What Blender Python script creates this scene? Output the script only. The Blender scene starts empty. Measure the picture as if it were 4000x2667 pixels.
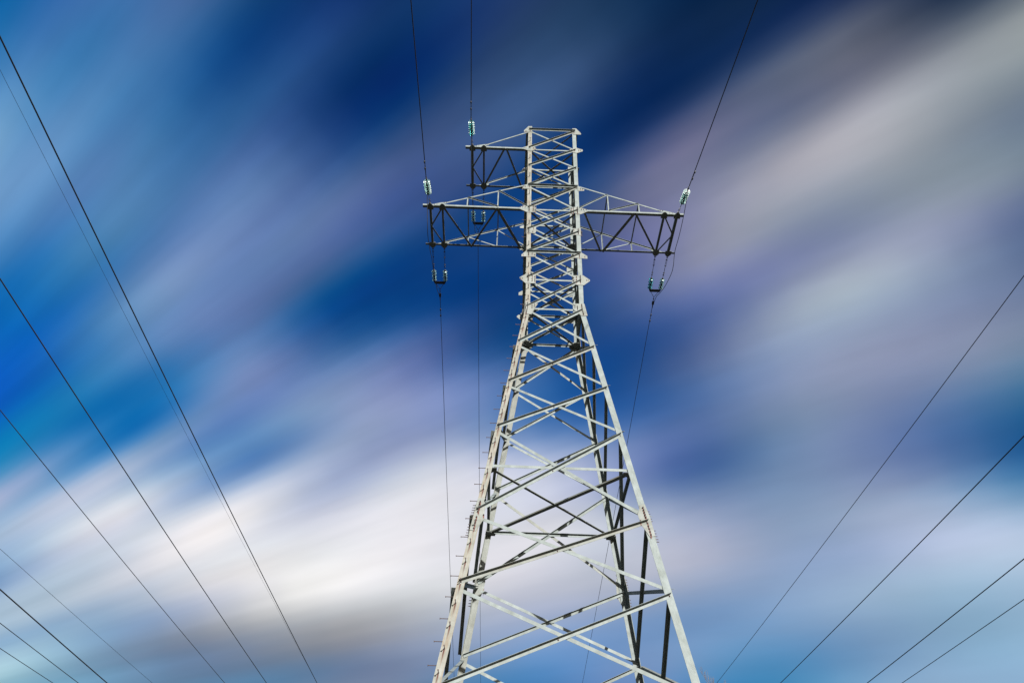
import bpy, math, random
from mathutils import Vector, Matrix

random.seed(7)
SC = bpy.context.scene
COL = SC.collection

# ------------------------------------------------------------------ camera
cam_d = bpy.data.cameras.new('camera')
cam = bpy.data.objects.new('camera', cam_d)
COL.objects.link(cam)
FOC, PITCH, YAW, ROLL = 3079.44, 0.7071114, 0.0079717, 0.0315936
cam_d.sensor_width = 36.0
cam_d.lens = FOC / 4000 * 36.0
cam_d.clip_end = 20000
cp, sp, cy_, sy_ = math.cos(PITCH), math.sin(PITCH), math.cos(YAW), math.sin(YAW)
fwd = Vector((sy_ * cp, cy_ * cp, sp))
rt = Vector((cy_, -sy_, 0))
up = rt.cross(fwd)
c_, s_ = math.cos(ROLL), math.sin(ROLL)
R_ = c_ * rt + s_ * up
U_ = c_ * up - s_ * rt
m = Matrix((R_, U_, -fwd)).transposed().to_4x4()
m.translation = Vector((-1.6583, -21.6999, 1.6))
cam.matrix_world = m
SC.camera = cam

# ------------------------------------------------------------------ light
SUN_DIR = Vector((0.355, -1.0, 0.345)).normalized()      # towards the sun
sun_d = bpy.data.lights.new('sun', 'SUN')
sun_d.energy = 5.0
sun_d.angle = math.radians(0.5)
sun_d.color = (1.0, 0.97, 0.93)
sun = bpy.data.objects.new('sun', sun_d)
sun.rotation_euler = SUN_DIR.to_track_quat('Z', 'Y').to_euler()
COL.objects.link(sun)
SC.view_settings.view_transform = 'Standard'
SC.view_settings.look = 'None'
EXPO = 1.12
SC.view_settings.exposure = EXPO
SC.view_settings.gamma = 1
SC.view_settings.use_curve_mapping = False

# ------------------------------------------------------------------ sky: blue gaps and wind-drawn cloud streaks
SKY_D,SKY_UP,SKY_Q=(-0.70667,0.69884,0.11063),(0.07866,-0.07779,0.99386),(0.70316,0.71103,-0.00000)
SKY_RANGE=(-0.14562,1.33987,0.26487,1.60636)
SKY_TERMS=[
 (-0.20999,-0.13686,-4.40375,-0.44909,[103,85,76,65,51,37,22,6,0,22,71,135,214,324,469,626,771,889,960,960,890,788,710,672,659,659,684,746,835,921,977,999],[835,497,179,806,482,168,760,464,155,716,448,145,694,441,143,707,453,153,736,477,172,761,501,190,800,529,212,860,569,244,922,613,275,972,650,301,996,675,318,999,684,322,993,685,320,989,688,319,982,691,320,967,689,322,950,680,325,932,665,326,923,648,329,920,635,335,904,620,336,873,607,330,851,607,329,839,616,336,822,617,340,830,623,344,881,647,353,891,654,352,803,602,320,691,528,277,644,494,252,608,461,224,523,390,172,452,332,129,447,326,122,465,339,132,443,323,122,393,284,91,366,262,73,357,252,68,334,231,57,307,206,40,286,187,24,251,163,9,218,140,0,223,139,2,255,155,11,279,165,21,303,181,39,340,211,67,370,233,84,373,231,81,363,226,70,381,235,59,431,254,56,480,278,65,523,304,82,570,331,97,612,355,107,639,373,115,660,387,121]),
 (-0.22892,0.28131,-0.89379,1.02917,[99,127,178,232,255,216,123,31,0,44,123,191,239,289,355,428,497,559,611,652,691,729,768,809,856,903,938,961,977,991,999,992],[593,546,622,540,504,591,469,457,555,402,411,519,366,379,490,371,371,475,388,374,463,389,366,441,396,358,420,425,366,408,450,376,395,462,375,378,454,365,358,436,349,336,423,340,319,426,348,312,424,358,304,401,350,292,365,320,272,328,275,248,303,233,223,294,205,198,276,182,172,245,163,155,226,161,157,214,168,161,191,157,154,178,133,141,185,115,137,191,125,156,252,201,223,350,296,294,417,347,321,522,433,380,677,576,502,765,667,592,763,681,606,693,634,566,554,532,512,419,437,482,351,392,476,322,373,478,289,354,475,242,326,466,213,303,462,222,300,465,238,308,467,215,300,461,137,262,443,42,218,430,0,216,450,46,273,512,176,386,603,363,542,711,602,714,831,817,862,929,929,939,964,932,938,946,900,914,928,897,922,937,930,954,958,974,983,972,999,995,975]),
 (-0.32494,0.31465,-0.91058,1.08655,[322,238,105,0,11,152,337,473,541,593,666,754,828,892,954,998,999,940,834,716,622,562,527,503,476,431,370,327,334,373,399,403],[158,320,449,159,308,443,195,305,441,249,315,444,299,336,450,334,358,452,376,382,453,442,411,458,504,439,457,535,452,443,545,450,419,535,435,388,507,416,363,513,415,361,541,438,374,568,465,381,581,475,377,575,469,375,565,458,382,572,442,396,584,423,412,604,417,429,653,441,453,685,476,487,664,487,509,593,463,502,484,417,475,379,369,443,301,329,414,222,277,380,102,200,342,9,141,318,0,138,319,29,147,319,30,119,302,7,90,287,8,107,302,59,165,344,116,209,382,114,203,391,74,185,388,66,198,399,115,241,424,221,317,469,376,430,538,530,540,604,622,600,638,658,616,642,692,628,639,773,687,671,898,788,744,990,859,795,999,849,771,938,777,697,829,690,635,709,614,606,612,556,591,562,530,583,536,526,584,493,515,584,441,496,577,405,487,572,384,487,571]),
 (-0.22057,0.33702,-0.62340,0.62901,[999,985,925,732,426,146,24,53,116,113,46,0,51,179,349,543,733,878,927,863,716,538,385,292,256,243,232,222,223,238,266,308],[616,580,609,591,561,598,540,537,584,492,511,569,475,494,561,496,497,564,505,502,564,458,477,544,400,442,520,355,423,505,299,403,489,256,374,479,262,344,481,260,318,490,267,311,513,290,330,545,286,346,559,236,334,544,166,305,518,113,298,508,101,346,520,141,430,541,236,510,570,375,590,626,559,693,714,773,801,798,943,864,840,999,860,828,935,818,784,809,778,751,730,752,750,711,737,755,688,705,717,600,621,636,463,503,561,348,414,523,314,397,518,337,425,529,335,428,529,269,386,509,165,329,479,91,286,448,80,266,432,62,246,432,7,215,431,0,214,440,69,260,471,129,302,499,155,323,505,229,375,515,370,475,562,512,588,645,607,681,729,640,720,768,584,689,747,488,619,693,416,560,652,394,537,641,396,529,640,381,507,621,356,481,587,358,479,564,382,496,559]),
 (-0.28477,0.43892,-0.46223,0.25752,[510,459,377,278,221,268,429,611,688,612,445,287,211,231,332,459,539,533,457,352,246,146,57,1,0,64,195,383,600,797,934,999],[846,829,794,881,854,810,910,884,831,936,913,852,949,927,867,945,921,873,940,916,880,950,930,900,962,948,920,967,952,925,973,952,926,972,961,935,963,974,945,952,975,943,924,954,923,866,912,886,796,858,838,738,806,789,708,773,755,704,763,743,693,753,741,668,726,736,665,693,723,695,671,701,724,661,678,724,651,663,711,646,662,750,667,675,853,719,700,857,728,689,616,573,561,268,341,388,218,329,385,438,540,551,548,677,661,437,624,623,268,491,532,177,394,486,269,446,518,524,646,590,651,737,613,439,531,530,141,257,408,88,202,365,230,325,422,382,470,520,516,601,617,643,721,697,689,790,732,613,781,713,458,707,664,238,561,582,36,388,476,0,331,427,164,409,458,331,492,513,473,554,585,681,677,690,903,817,774,999,862,786,940,810,749,824,741,712,756,706,693]),
 (-0.34699,0.41340,-0.30273,0.20474,[440,353,263,347,660,972,999,699,302,47,0,95,262,494,718,826,773,622,458,334,280,297,362,425,454,459,465,482,497,481,419,328],[738,692,684,760,712,699,785,739,718,825,769,741,882,787,761,922,790,769,877,760,746,747,681,692,635,608,644,538,570,616,371,516,579,195,439,549,138,404,556,176,433,590,238,480,630,264,490,648,233,462,617,188,409,535,114,336,442,47,272,401,29,282,450,118,376,539,278,486,604,366,546,648,275,531,675,72,477,687,0,476,709,94,521,726,153,524,702,189,530,687,369,615,719,538,686,740,433,590,667,147,377,521,32,279,433,131,337,447,158,368,470,116,355,481,277,467,562,630,718,722,911,946,872,956,999,916,798,864,840,630,703,752,628,669,727,764,738,737,864,780,734,825,726,702,732,640,647,693,595,573,683,564,496,624,501,451,532,439,456,498,439,490,508,469,513,468,495,547,402,543,634,390,601,723,478,639,754,614,645,729,668,607,673,608,546,612,527,507,571]),
 (-0.29963,0.30358,-0.38253,0.17542,[0,144,414,753,999,972,650,265,107,253,553,792,808,667,440,255,285,528,820,965,887,663,434,283,206,162,141,175,304,512,722,871],[552,696,787,566,704,794,603,711,800,643,720,805,677,738,813,703,763,823,723,779,828,727,776,819,704,759,800,666,745,786,632,736,777,618,724,766,605,707,753,589,694,747,582,690,752,612,712,780,670,762,833,724,807,882,720,802,898,679,748,886,671,709,879,735,733,890,774,791,912,728,817,935,600,790,952,476,751,965,383,705,946,227,597,859,33,465,743,0,394,670,87,381,639,256,445,650,537,618,717,779,773,787,887,810,818,931,795,827,977,811,843,999,845,877,924,819,873,749,711,794,565,583,687,462,481,600,480,454,565,557,519,598,604,605,659,619,645,703,580,606,699,446,486,638,324,376,564,393,410,556,631,581,631,831,732,713,880,757,737,791,675,701,615,568,629,490,517,588,493,555,642,555,645,750,545,686,806,425,630,768,319,564,699,319,559,667,367,581,669]),
 (-0.34929,0.32557,-0.23483,0.19006,[881,821,688,569,523,464,304,89,0,155,484,807,983,999,902,714,470,268,179,204,272,306,305,330,404,490,552,601,662,717,706,580],[495,455,416,395,406,396,359,349,376,343,314,369,342,340,393,350,427,451,376,515,514,422,561,562,469,600,616,486,657,697,452,690,764,385,652,764,370,579,734,379,551,752,426,576,800,492,587,805,518,542,756,460,483,703,342,455,660,212,450,611,130,469,588,108,515,611,179,579,643,354,625,627,545,613,558,762,613,510,983,681,518,999,700,500,733,591,420,531,488,354,348,409,283,83,272,170,0,255,179,281,466,369,599,646,515,692,660,519,736,661,507,798,693,539,763,692,565,668,668,545,604,631,520,575,598,541,564,588,544,618,612,507,724,670,516,746,712,558,695,725,573,716,780,603,767,851,652,643,783,615,357,590,508,166,493,506,147,543,631,168,619,748,311,706,813,562,789,816,655,749,740,440,572,637,190,424,574,200,406,552,362,434,536,464,425,497,502,403,449]),
 (-0.32763,0.32151,-0.12315,0.12289,[0,258,645,975,999,582,99,44,448,852,858,540,264,268,540,869,968,795,475,202,116,204,364,503,582,605,589,548,491,437,437,525],[141,355,407,228,379,428,315,414,455,409,454,484,491,497,511,566,543,539,652,598,577,731,656,619,738,679,631,674,653,602,617,619,563,645,610,550,668,621,579,660,653,658,682,701,752,706,711,778,608,619,678,387,424,496,161,217,355,70,120,336,39,162,395,82,241,438,135,280,452,120,277,456,37,224,422,0,167,371,163,215,383,409,362,461,536,494,559,608,609,651,830,705,669,884,688,593,700,610,546,642,621,557,809,731,532,998,853,493,999,880,478,757,740,431,422,503,330,166,299,248,43,216,274,19,241,386,16,263,444,121,291,444,444,446,511,788,655,623,878,704,655,774,596,619,736,537,609,793,563,599,815,563,542,786,532,485,728,500,435,719,490,377,772,510,351,723,472,341,519,351,311,411,294,303,564,383,354,785,485,424,768,447,438,515,309,386,286,210,330]),
 (-0.35525,0.48641,-0.11782,0.09011,[456,422,385,415,486,469,354,312,422,521,452,299,256,385,564,643,537,283,64,125,519,942,999,639,193,0,110,334,478,506,486,459],[558,552,586,553,539,577,534,528,569,525,521,562,529,513,555,539,505,545,532,496,531,509,481,514,500,468,503,497,456,495,468,429,480,433,395,464,435,389,467,461,429,500,512,493,554,552,530,583,528,508,558,474,455,511,454,423,492,487,442,514,526,494,538,535,535,528,534,553,510,587,586,544,680,643,616,727,651,651,642,556,617,534,430,540,537,386,441,536,375,345,568,346,348,751,462,518,999,713,701,974,783,704,675,595,565,447,414,421,502,455,395,775,671,547,976,820,767,929,799,884,663,621,795,316,330,544,186,176,385,377,317,445,594,536,571,635,637,632,590,669,625,589,713,586,725,816,607,945,954,726,982,981,794,762,833,708,516,614,574,252,387,471,0,210,394,39,238,411,388,456,536,616,590,624,551,499,592,508,406,549,725,539,610,971,756,713,966,825,738]),
 (-0.46960,0.41518,-0.12178,0.08615,[486,443,446,530,606,578,482,459,550,635,612,534,495,534,556,534,506,512,579,691,748,648,414,194,145,342,704,999,999,702,326,0],[263,456,573,297,463,578,353,480,587,415,501,596,462,519,599,488,526,593,525,535,588,585,561,591,624,579,583,630,570,552,641,555,519,654,549,494,632,543,473,606,533,457,592,531,449,600,549,456,615,579,477,624,593,501,627,581,521,645,554,543,688,533,563,751,535,573,790,561,582,782,594,611,743,636,676,675,705,760,593,752,801,485,692,757,363,554,699,411,543,744,680,752,862,879,882,846,753,708,645,582,482,508,530,432,570,529,471,680,542,493,696,582,518,638,666,615,613,727,722,667,601,634,721,370,389,697,333,299,637,480,420,637,587,548,701,673,625,748,818,707,755,878,742,744,716,662,677,514,577,595,440,555,573,258,401,504,0,154,356,70,204,344,630,554,513,999,774,657,963,734,700,857,679,734,773,685,760,559,626,711,299,508,619,185,443,573,206,449,581]),
 (-0.38745,0.38324,-0.07147,0.04576,[797,639,335,197,420,732,730,394,155,355,811,999,586,100,0,319,745,864,615,311,276,496,678,620,435,369,490,626,600,464,412,491],[780,748,638,830,730,624,684,665,578,456,553,502,258,457,441,236,446,450,369,512,527,452,577,599,367,567,602,299,530,570,451,605,597,643,798,699,769,914,794,684,809,799,508,602,728,456,522,680,564,628,707,719,789,765,699,865,795,575,817,773,421,694,695,354,609,615,482,624,599,538,688,615,583,765,607,693,813,569,663,730,493,387,554,434,113,464,489,0,507,638,193,656,782,630,875,881,924,999,908,767,856,820,339,584,686,212,547,684,492,762,776,663,836,703,448,600,408,208,355,183,321,408,278,649,697,580,763,889,762,502,766,676,197,509,515,219,437,501,550,608,629,894,831,757,958,887,770,753,780,683,559,695,608,494,695,599,433,679,614,345,624,630,367,628,670,476,668,682,555,638,587,675,588,448,870,594,385,968,613,416,878,599,470,718,574,496,625,568,503]),]


def node(nt, kind, **kw):
    n = nt.nodes.new(kind)
    for k, v in kw.items():
        setattr(n, k, v)
    return n

def build_world():
    w = bpy.data.worlds.new('World')
    SC.world = w
    w.use_nodes = True
    nt = w.node_tree
    nt.nodes.clear()
    L = nt.links.new

    def math_n(op, a, b=None, c=None, clamp=False):
        n = node(nt, 'ShaderNodeMath', operation=op, use_clamp=clamp)
        for i, v in enumerate((a, b, c)):
            if v is None:
                continue
            if isinstance(v, (int, float)):
                n.inputs[i].default_value = v
            else:
                L(v, n.inputs[i])
        return n.outputs[0]

    def maprange(v, a, b, c, d, smooth=True):
        n = node(nt, 'ShaderNodeMapRange')
        n.interpolation_type = 'SMOOTHSTEP' if smooth else 'LINEAR'
        n.clamp = True
        L(v, n.inputs[0])
        for i, q in enumerate((a, b, c, d)):
            n.inputs[i + 1].default_value = q
        return n.outputs[0]

    out = node(nt, 'ShaderNodeOutputWorld')
    bg = node(nt, 'ShaderNodeBackground')
    bg.inputs[1].default_value = 0.05
    L(bg.outputs[0], out.inputs[0])
    sky = node(nt, 'ShaderNodeTexSky', sky_type='NISHITA')
    sky.sun_disc = False
    sky.sun_elevation = math.asin(SUN_DIR.z)
    sky.sun_rotation = math.atan2(SUN_DIR.x, SUN_DIR.y)
    sky.air_density = 1.0
    sky.dust_density = 0.6
    tc = node(nt, 'ShaderNodeTexCoord')
    d = tc.outputs['Generated']

    def dot(vec):
        n = node(nt, 'ShaderNodeVectorMath', operation='DOT_PRODUCT')
        L(d, n.inputs[0])
        n.inputs[1].default_value = vec
        return n.outputs['Value']
    # the wind: streaks run towards SKY_D
    along = dot(SKY_D)
    across = dot(SKY_Q)
    high = dot((0, 0, 1))
    al = math_n('ARCTAN2', across, dot(SKY_UP))
    be = math_n('ARCCOSINE', along)
    A0, A1, B0, B1 = SKY_RANGE
    ta0 = maprange(al, A0, A1, 0, 1, False)
    tb0 = maprange(be, B0, B1, 0, 1, False)
    # long soft wisps bend the streaks a little
    comb = node(nt, 'ShaderNodeCombineXYZ')
    L(math_n('MULTIPLY', al, 8.0), comb.inputs[0])
    L(math_n('MULTIPLY', be, 1.7), comb.inputs[1])
    nz = node(nt, 'ShaderNodeTexNoise')
    nz.inputs['Scale'].default_value = 1.6
    nz.inputs['Detail'].default_value = 3.0
    nz.inputs['Roughness'].default_value = 0.5
    L(comb.outputs[0], nz.inputs['Vector'])
    ta = math_n('MULTIPLY_ADD', math_n('SUBTRACT', nz.outputs[0], 0.5), 0.009, ta0)
    tb = tb0
    acc = None

    def ramp(vals, fac):
        r = node(nt, 'ShaderNodeValToRGB')
        cr = r.color_ramp
        cr.interpolation = 'CARDINAL'
        n = len(vals)
        while len(cr.elements) < n:
            cr.elements.new(0.5)
        for i in range(n):
            cr.elements[i].position = i / (n - 1)
        for i in range(n):
            cr.elements[i].color = tuple(q / 999 for q in vals[i]) + (1,)
        L(fac, r.inputs[0])
        return r.outputs[0]

    def vmath(op, a, b, c=None):
        n = node(nt, 'ShaderNodeVectorMath', operation=op)
        for i, v in enumerate((a, b, c)):
            if v is None:
                continue
            if isinstance(v, tuple):
                n.inputs[i].default_value = v
            else:
                L(v, n.inputs[i])
        return n.outputs[0]
    ta_lo = math_n('MULTIPLY', ta, 2.0, clamp=True)
    ta_hi = math_n('MULTIPLY_ADD', ta, 2.0, -1.0, clamp=True)
    for (f0, f1, v0, v1, f, v) in SKY_TERMS:
        va = [tuple(v[3 * i:3 * i + 3]) for i in range(len(v) // 3)]
        h = len(va) // 2
        lo, hi = ramp(va[:h + 1], ta_lo), ramp(va[h:], ta_hi)
        both = vmath('ADD', lo, hi)
        mid = tuple(q / 999 for q in va[h])
        a = math_n('MULTIPLY_ADD', ramp([(q, q, q) for q in f], tb), f1 - f0, f0)
        col = vmath('MULTIPLY_ADD', both, (v1 - v0,) * 3, tuple(v0 - (v1 - v0) * q for q in mid))
        acc = vmath('MULTIPLY_ADD', col, a, acc)
    mx = node(nt, 'ShaderNodeVectorMath', operation='MAXIMUM')
    L(acc, mx.inputs[0])
    mx.inputs[1].default_value = (0.0, 0.0, 0.0)
    # thin wisps
    w2 = node(nt, 'ShaderNodeTexNoise')
    w2.inputs['Scale'].default_value = 3.2
    w2.inputs['Detail'].default_value = 4.0
    w2.inputs['Roughness'].default_value = 0.45
    L(comb.outputs[0], w2.inputs['Vector'])
    wm = maprange(w2.outputs[0], 0.25, 0.75, 0.97, 1.03, False)
    sc2 = node(nt, 'ShaderNodeVectorMath', operation='SCALE')
    L(mx.outputs[0], sc2.inputs[0])
    L(wm, sc2.inputs['Scale'])
    gm = node(nt, 'ShaderNodeGamma')
    toe = node(nt, 'ShaderNodeVectorMath', operation='MULTIPLY_ADD')
    hs = node(nt, 'ShaderNodeHueSaturation')
    hs.inputs['Saturation'].default_value = 0.93
    L(sc2.outputs[0], hs.inputs['Color'])
    L(hs.outputs[0], toe.inputs[0])
    toe.inputs[1].default_value = (1 / 1.055,) * 3
    toe.inputs[2].default_value = (0.055 / 1.055,) * 3
    L(toe.outputs[0], gm.inputs[0])
    gm.inputs[1].default_value = 2.4
    up10 = node(nt, 'ShaderNodeVectorMath', operation='SCALE')
    L(gm.outputs[0], up10.inputs[0])
    up10.inputs['Scale'].default_value = 1 / 0.05 / 2 ** EXPO
    # the streaky bank gives way to open sky well away from here
    mk = math_n('MULTIPLY', maprange(al, A0 - 0.3, A0, 0, 1), maprange(al, A1, A1 + 0.3, 1, 0))
    mk = math_n('MULTIPLY', mk, maprange(be, B0 - 0.3, B0, 0, 1))
    mk = math_n('MULTIPLY', mk, maprange(be, B1, B1 + 0.3, 1, 0))
    mk = math_n('MULTIPLY', mk, maprange(high, -0.02, 0.05, 0, 1))
    mix = node(nt, 'ShaderNodeMix', data_type='RGBA')
    L(mk, mix.inputs[0])
    L(sky.outputs[0], mix.inputs[6])
    L(up10.outputs[0], mix.inputs[7])
    L(mix.outputs[2], bg.inputs[0])

build_world()

# ------------------------------------------------------------------ materials
def new_mat(name, rough=0.6, metallic=0.0):
    mt = bpy.data.materials.new(name)
    mt.use_nodes = True
    nt = mt.node_tree
    b = nt.nodes['Principled BSDF']
    b.inputs['Roughness'].default_value = rough
    b.inputs['Metallic'].default_value = metallic
    return mt, nt, b

def steel_mat(name, rust, base=(0.172, 0.192, 0.190), seed=0.0, bolt_rows=False):
    """weathered galvanised steel; UV = metres across / along the member"""
    mt, nt, b = new_mat(name, 0.55)
    b.inputs['Specular IOR Level'].default_value = 0.12
    L = nt.links.new
    tc = node(nt, 'ShaderNodeTexCoord')
    geo = node(nt, 'ShaderNodeNewGeometry')
    n1 = node(nt, 'ShaderNodeTexNoise')
    n1.inputs['Scale'].default_value = 3.5
    n1.inputs['Detail'].default_value = 6
    L(geo.outputs['Position'], n1.inputs['Vector'])
    r1 = node(nt, 'ShaderNodeValToRGB')
    r1.color_ramp.elements[0].position = 0.3
    r1.color_ramp.elements[0].color = (base[0] * 0.78, base[1] * 0.80, base[2] * 0.76, 1)
    r1.color_ramp.elements[1].position = 0.7
    r1.color_ramp.elements[1].color = (base[0] * 1.12, base[1] * 1.14, base[2] * 1.14, 1)
    L(n1.outputs[0], r1.inputs[0])
    # spangle bands along the member
    mp = node(nt, 'ShaderNodeMapping')
    mp.inputs['Scale'].default_value = (1.5, 7.0, 1)
    mp.inputs['Location'].default_value = (seed, seed * 3.1, 0)
    L(tc.outputs['UV'], mp.inputs[0])
    n2 = node(nt, 'ShaderNodeTexNoise')
    n2.inputs['Scale'].default_value = 1.0
    n2.inputs['Detail'].default_value = 4
    L(mp.outputs[0], n2.inputs['Vector'])
    mm = node(nt, 'ShaderNodeMix', data_type='RGBA', blend_type='MULTIPLY')
    mm.inputs[0].default_value = 0.35
    L(r1.outputs[0], mm.inputs[6])
    r2 = node(nt, 'ShaderNodeValToRGB')
    r2.color_ramp.elements[0].position = 0.35
    r2.color_ramp.elements[0].color = (0.62, 0.62, 0.60, 1)
    r2.color_ramp.elements[1].position = 0.62
    L(n2.outputs[0], r2.inputs[0])
    L(r2.outputs[0], mm.inputs[7])
    # rust runs: stretched along the member
    mp3 = node(nt, 'ShaderNodeMapping')
    mp3.inputs['Scale'].default_value = (26.0, 1.3, 1)
    mp3.inputs['Location'].default_value = (seed * 2.3, seed, 0)
    L(tc.outputs['UV'], mp3.inputs[0])
    n3 = node(nt, 'ShaderNodeTexNoise')
    n3.inputs['Scale'].default_value = 1.0
    n3.inputs['Detail'].default_value = 5
    n3.inputs['Roughness'].default_value = 0.6
    L(mp3.outputs[0], n3.inputs['Vector'])
    r3 = node(nt, 'ShaderNodeValToRGB')
    r3.color_ramp.elements[0].position = 0.60 - 0.22 * rust
    r3.color_ramp.elements[0].color = (0, 0, 0, 1)
    r3.color_ramp.elements[1].position = 0.82 - 0.20 * rust
    r3.color_ramp.elements[1].color = (1, 1, 1, 1)
    L(n3.outputs[0], r3.inputs[0])
    fac = node(nt, 'ShaderNodeMath', operation='MULTIPLY')
    L(r3.outputs[0], fac.inputs[0])
    fac.inputs[1].default_value = 0.25 + 0.5 * rust
    m3 = node(nt, 'ShaderNodeMix', data_type='RGBA')
    L(fac.outputs[0], m3.inputs[0])
    L(mm.outputs[2], m3.inputs[6])
    m3.inputs[7].default_value = (0.165, 0.095, 0.042, 1)
    last = m3.outputs[2]
    if bolt_rows:
        # dark red run under every step bolt: UV.x = metres from the leg's edge, UV.y = height
        sx = node(nt, 'ShaderNodeSeparateXYZ')
        L(tc.outputs['UV'], sx.inputs[0])
        ph = node(nt, 'ShaderNodeMath', operation='MULTIPLY_ADD')
        L(sx.outputs[1], ph.inputs[0])
        ph.inputs[1].default_value = 1 / 0.583
        ph.inputs[2].default_value = -(BOLT0 / 0.583) + 100.0
        fr = node(nt, 'ShaderNodeMath', operation='FRACT')
        L(ph.outputs[0], fr.inputs[0])
        up_ = node(nt, 'ShaderNodeMapRange', interpolation_type='SMOOTHSTEP')
        L(fr.outputs[0], up_.inputs[0])
        for i, q in enumerate((0.25, 0.95, 0, 1)):
            up_.inputs[i + 1].default_value = q
        wob = node(nt, 'ShaderNodeMath', operation='MULTIPLY_ADD')
        L(n1.outputs[0], wob.inputs[0])
        wob.inputs[1].default_value = 0.035
        wob.inputs[2].default_value = -0.0175 - 0.088
        dx = node(nt, 'ShaderNodeMath', operation='ADD')
        L(sx.outputs[0], dx.inputs[0])
        L(wob.outputs[0], dx.inputs[1])
        ab_ = node(nt, 'ShaderNodeMath', operation='ABSOLUTE')
        L(dx.outputs[0], ab_.inputs[0])
        wd = node(nt, 'ShaderNodeMapRange', interpolation_type='SMOOTHSTEP')
        L(ab_.outputs[0], wd.inputs[0])
        for i, q in enumerate((0.006, 0.03, 1, 0)):
            wd.inputs[i + 1].default_value = q
        ff = node(nt, 'ShaderNodeMath', operation='MULTIPLY')
        L(up_.outputs[0], ff.inputs[0])
        L(wd.outputs[0], ff.inputs[1])
        below = node(nt, 'ShaderNodeMapRange')
        L(sx.outputs[1], below.inputs[0])
        for i, q in enumerate((19.6, 22.0, 1.0, 0.35)):
            below.inputs[i + 1].default_value = q
        f2 = node(nt, 'ShaderNodeMath', operation='MULTIPLY')
        L(ff.outputs[0], f2.inputs[0])
        L(below.outputs[0], f2.inputs[1])
        m4 = node(nt, 'ShaderNodeMix', data_type='RGBA')
        L(f2.outputs[0], m4.inputs[0])
        L(last, m4.inputs[6])
        m4.inputs[7].default_value = (0.06, 0.02, 0.014, 1)
        last = m4.outputs[2]
    L(last, b.inputs['Base Color'])
    bp = node(nt, 'ShaderNodeBump')
    bp.inputs['Strength'].default_value = 0.15
    bp.inputs['Distance'].default_value = 0.01
    L(n2.outputs[0], bp.inputs['Height'])
    L(bp.outputs[0], b.inputs['Normal'])
    return mt

def plain_mat(name, colr, rough=0.6, metallic=0.0, var=0.25, scale=12):
    mt, nt, b = new_mat(name, rough, metallic)
    L = nt.links.new
    geo = node(nt, 'ShaderNodeNewGeometry')
    n1 = node(nt, 'ShaderNodeTexNoise')
    n1.inputs['Scale'].default_value = scale
    n1.inputs['Detail'].default_value = 5
    L(geo.outputs['Position'], n1.inputs['Vector'])
    r = node(nt, 'ShaderNodeValToRGB')
    r.color_ramp.elements[0].position = 0.3
    r.color_ramp.elements[0].color = tuple(q * (1 - var) for q in colr) + (1,)
    r.color_ramp.elements[1].position = 0.7
    r.color_ramp.elements[1].color = tuple(min(1, q * (1 + var)) for q in colr) + (1,)
    L(n1.outputs[0], r.inputs[0])
    L(r.outputs[0], b.inputs['Base Color'])
    return mt

H0 = 30.3                                                # the upper arm's height over the ground
Z = {'top': 1.37, 'A': 0.0, 'M1': -1.25, 'T': -2.55, 'B': -4.0, 'N1': -5.30, 'N2': -6.55, 'P': -7.97, 'W': -9.44,
     'L1': -11.38, 'L2': -13.32, 'L3': -15.28, 'D': -16.67, 'L4': -18.37, 'L5': -20.55, 'L6': -23.25, 'L7': -26.4, 'F': -30.0}
Z = {k: v + H0 for k, v in Z.items()}
BOLT0 = H0 - 10.54
ORDER = ['top', 'A', 'M1', 'T', 'B', 'N1', 'N2', 'P', 'W', 'L1', 'L2', 'L3', 'L4', 'L5', 'L6', 'L7', 'F']

M_STEEL = steel_mat('galvanised_steel', 0.0)
M_STEEL2 = steel_mat('galvanised_steel_worn', 0.35, base=(0.166, 0.175, 0.165), seed=3.7)
M_RUSTLEG = steel_mat('rust_streaked_steel', 0.60, base=(0.194, 0.194, 0.176), seed=1.9, bolt_rows=True)
M_PLATE = steel_mat('gusset_steel', 0.38, base=(0.186, 0.195, 0.185), seed=5.1)
M_BOLT = plain_mat('rusty_bolt', (0.045, 0.026, 0.022), 0.7, 0.0, 0.4, 60)
M_RUN = plain_mat('rust_run', (0.095, 0.034, 0.024), 0.8, 0.0, 0.35, 40)
M_CAP = plain_mat('insulator_cap_iron', (0.09, 0.085, 0.08), 0.45, 0.5, 0.3, 40)
M_LINK = plain_mat('dark_link_steel', (0.05, 0.05, 0.052), 0.5, 0.6, 0.3, 40)
M_WIRE = plain_mat('weathered_aluminium_wire', (0.014, 0.015, 0.018), 0.7, 0.0, 0.2, 2)
M_CONC = plain_mat('footing_concrete', (0.32, 0.31, 0.29), 0.9, 0, 0.2, 8)
M_BARK = plain_mat('bark', (0.11, 0.085, 0.07), 0.9, 0, 0.3, 20)

def glass_mat(name, colr):
    mt, nt, b = new_mat(name, 0.06)
    b.inputs['Base Color'].default_value = colr
    b.inputs['Transmission Weight'].default_value = 0.88
    b.inputs['IOR'].default_value = 1.5
    n = node(nt, 'ShaderNodeTexNoise')
    n.inputs['Scale'].default_value = 25
    r = node(nt, 'ShaderNodeMapRange')
    nt.links.new(n.outputs[0], r.inputs[0])
    r.inputs[3].default_value = 0.12
    r.inputs[4].default_value = 0.35
    nt.links.new(r.outputs[0], b.inputs['Roughness'])
    return mt
M_GLASS = glass_mat('pale_green_insulator_glass', (0.33, 0.54, 0.50, 1))
M_TEAL = glass_mat('teal_insulator_glass', (0.07, 0.36, 0.36, 1))

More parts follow.
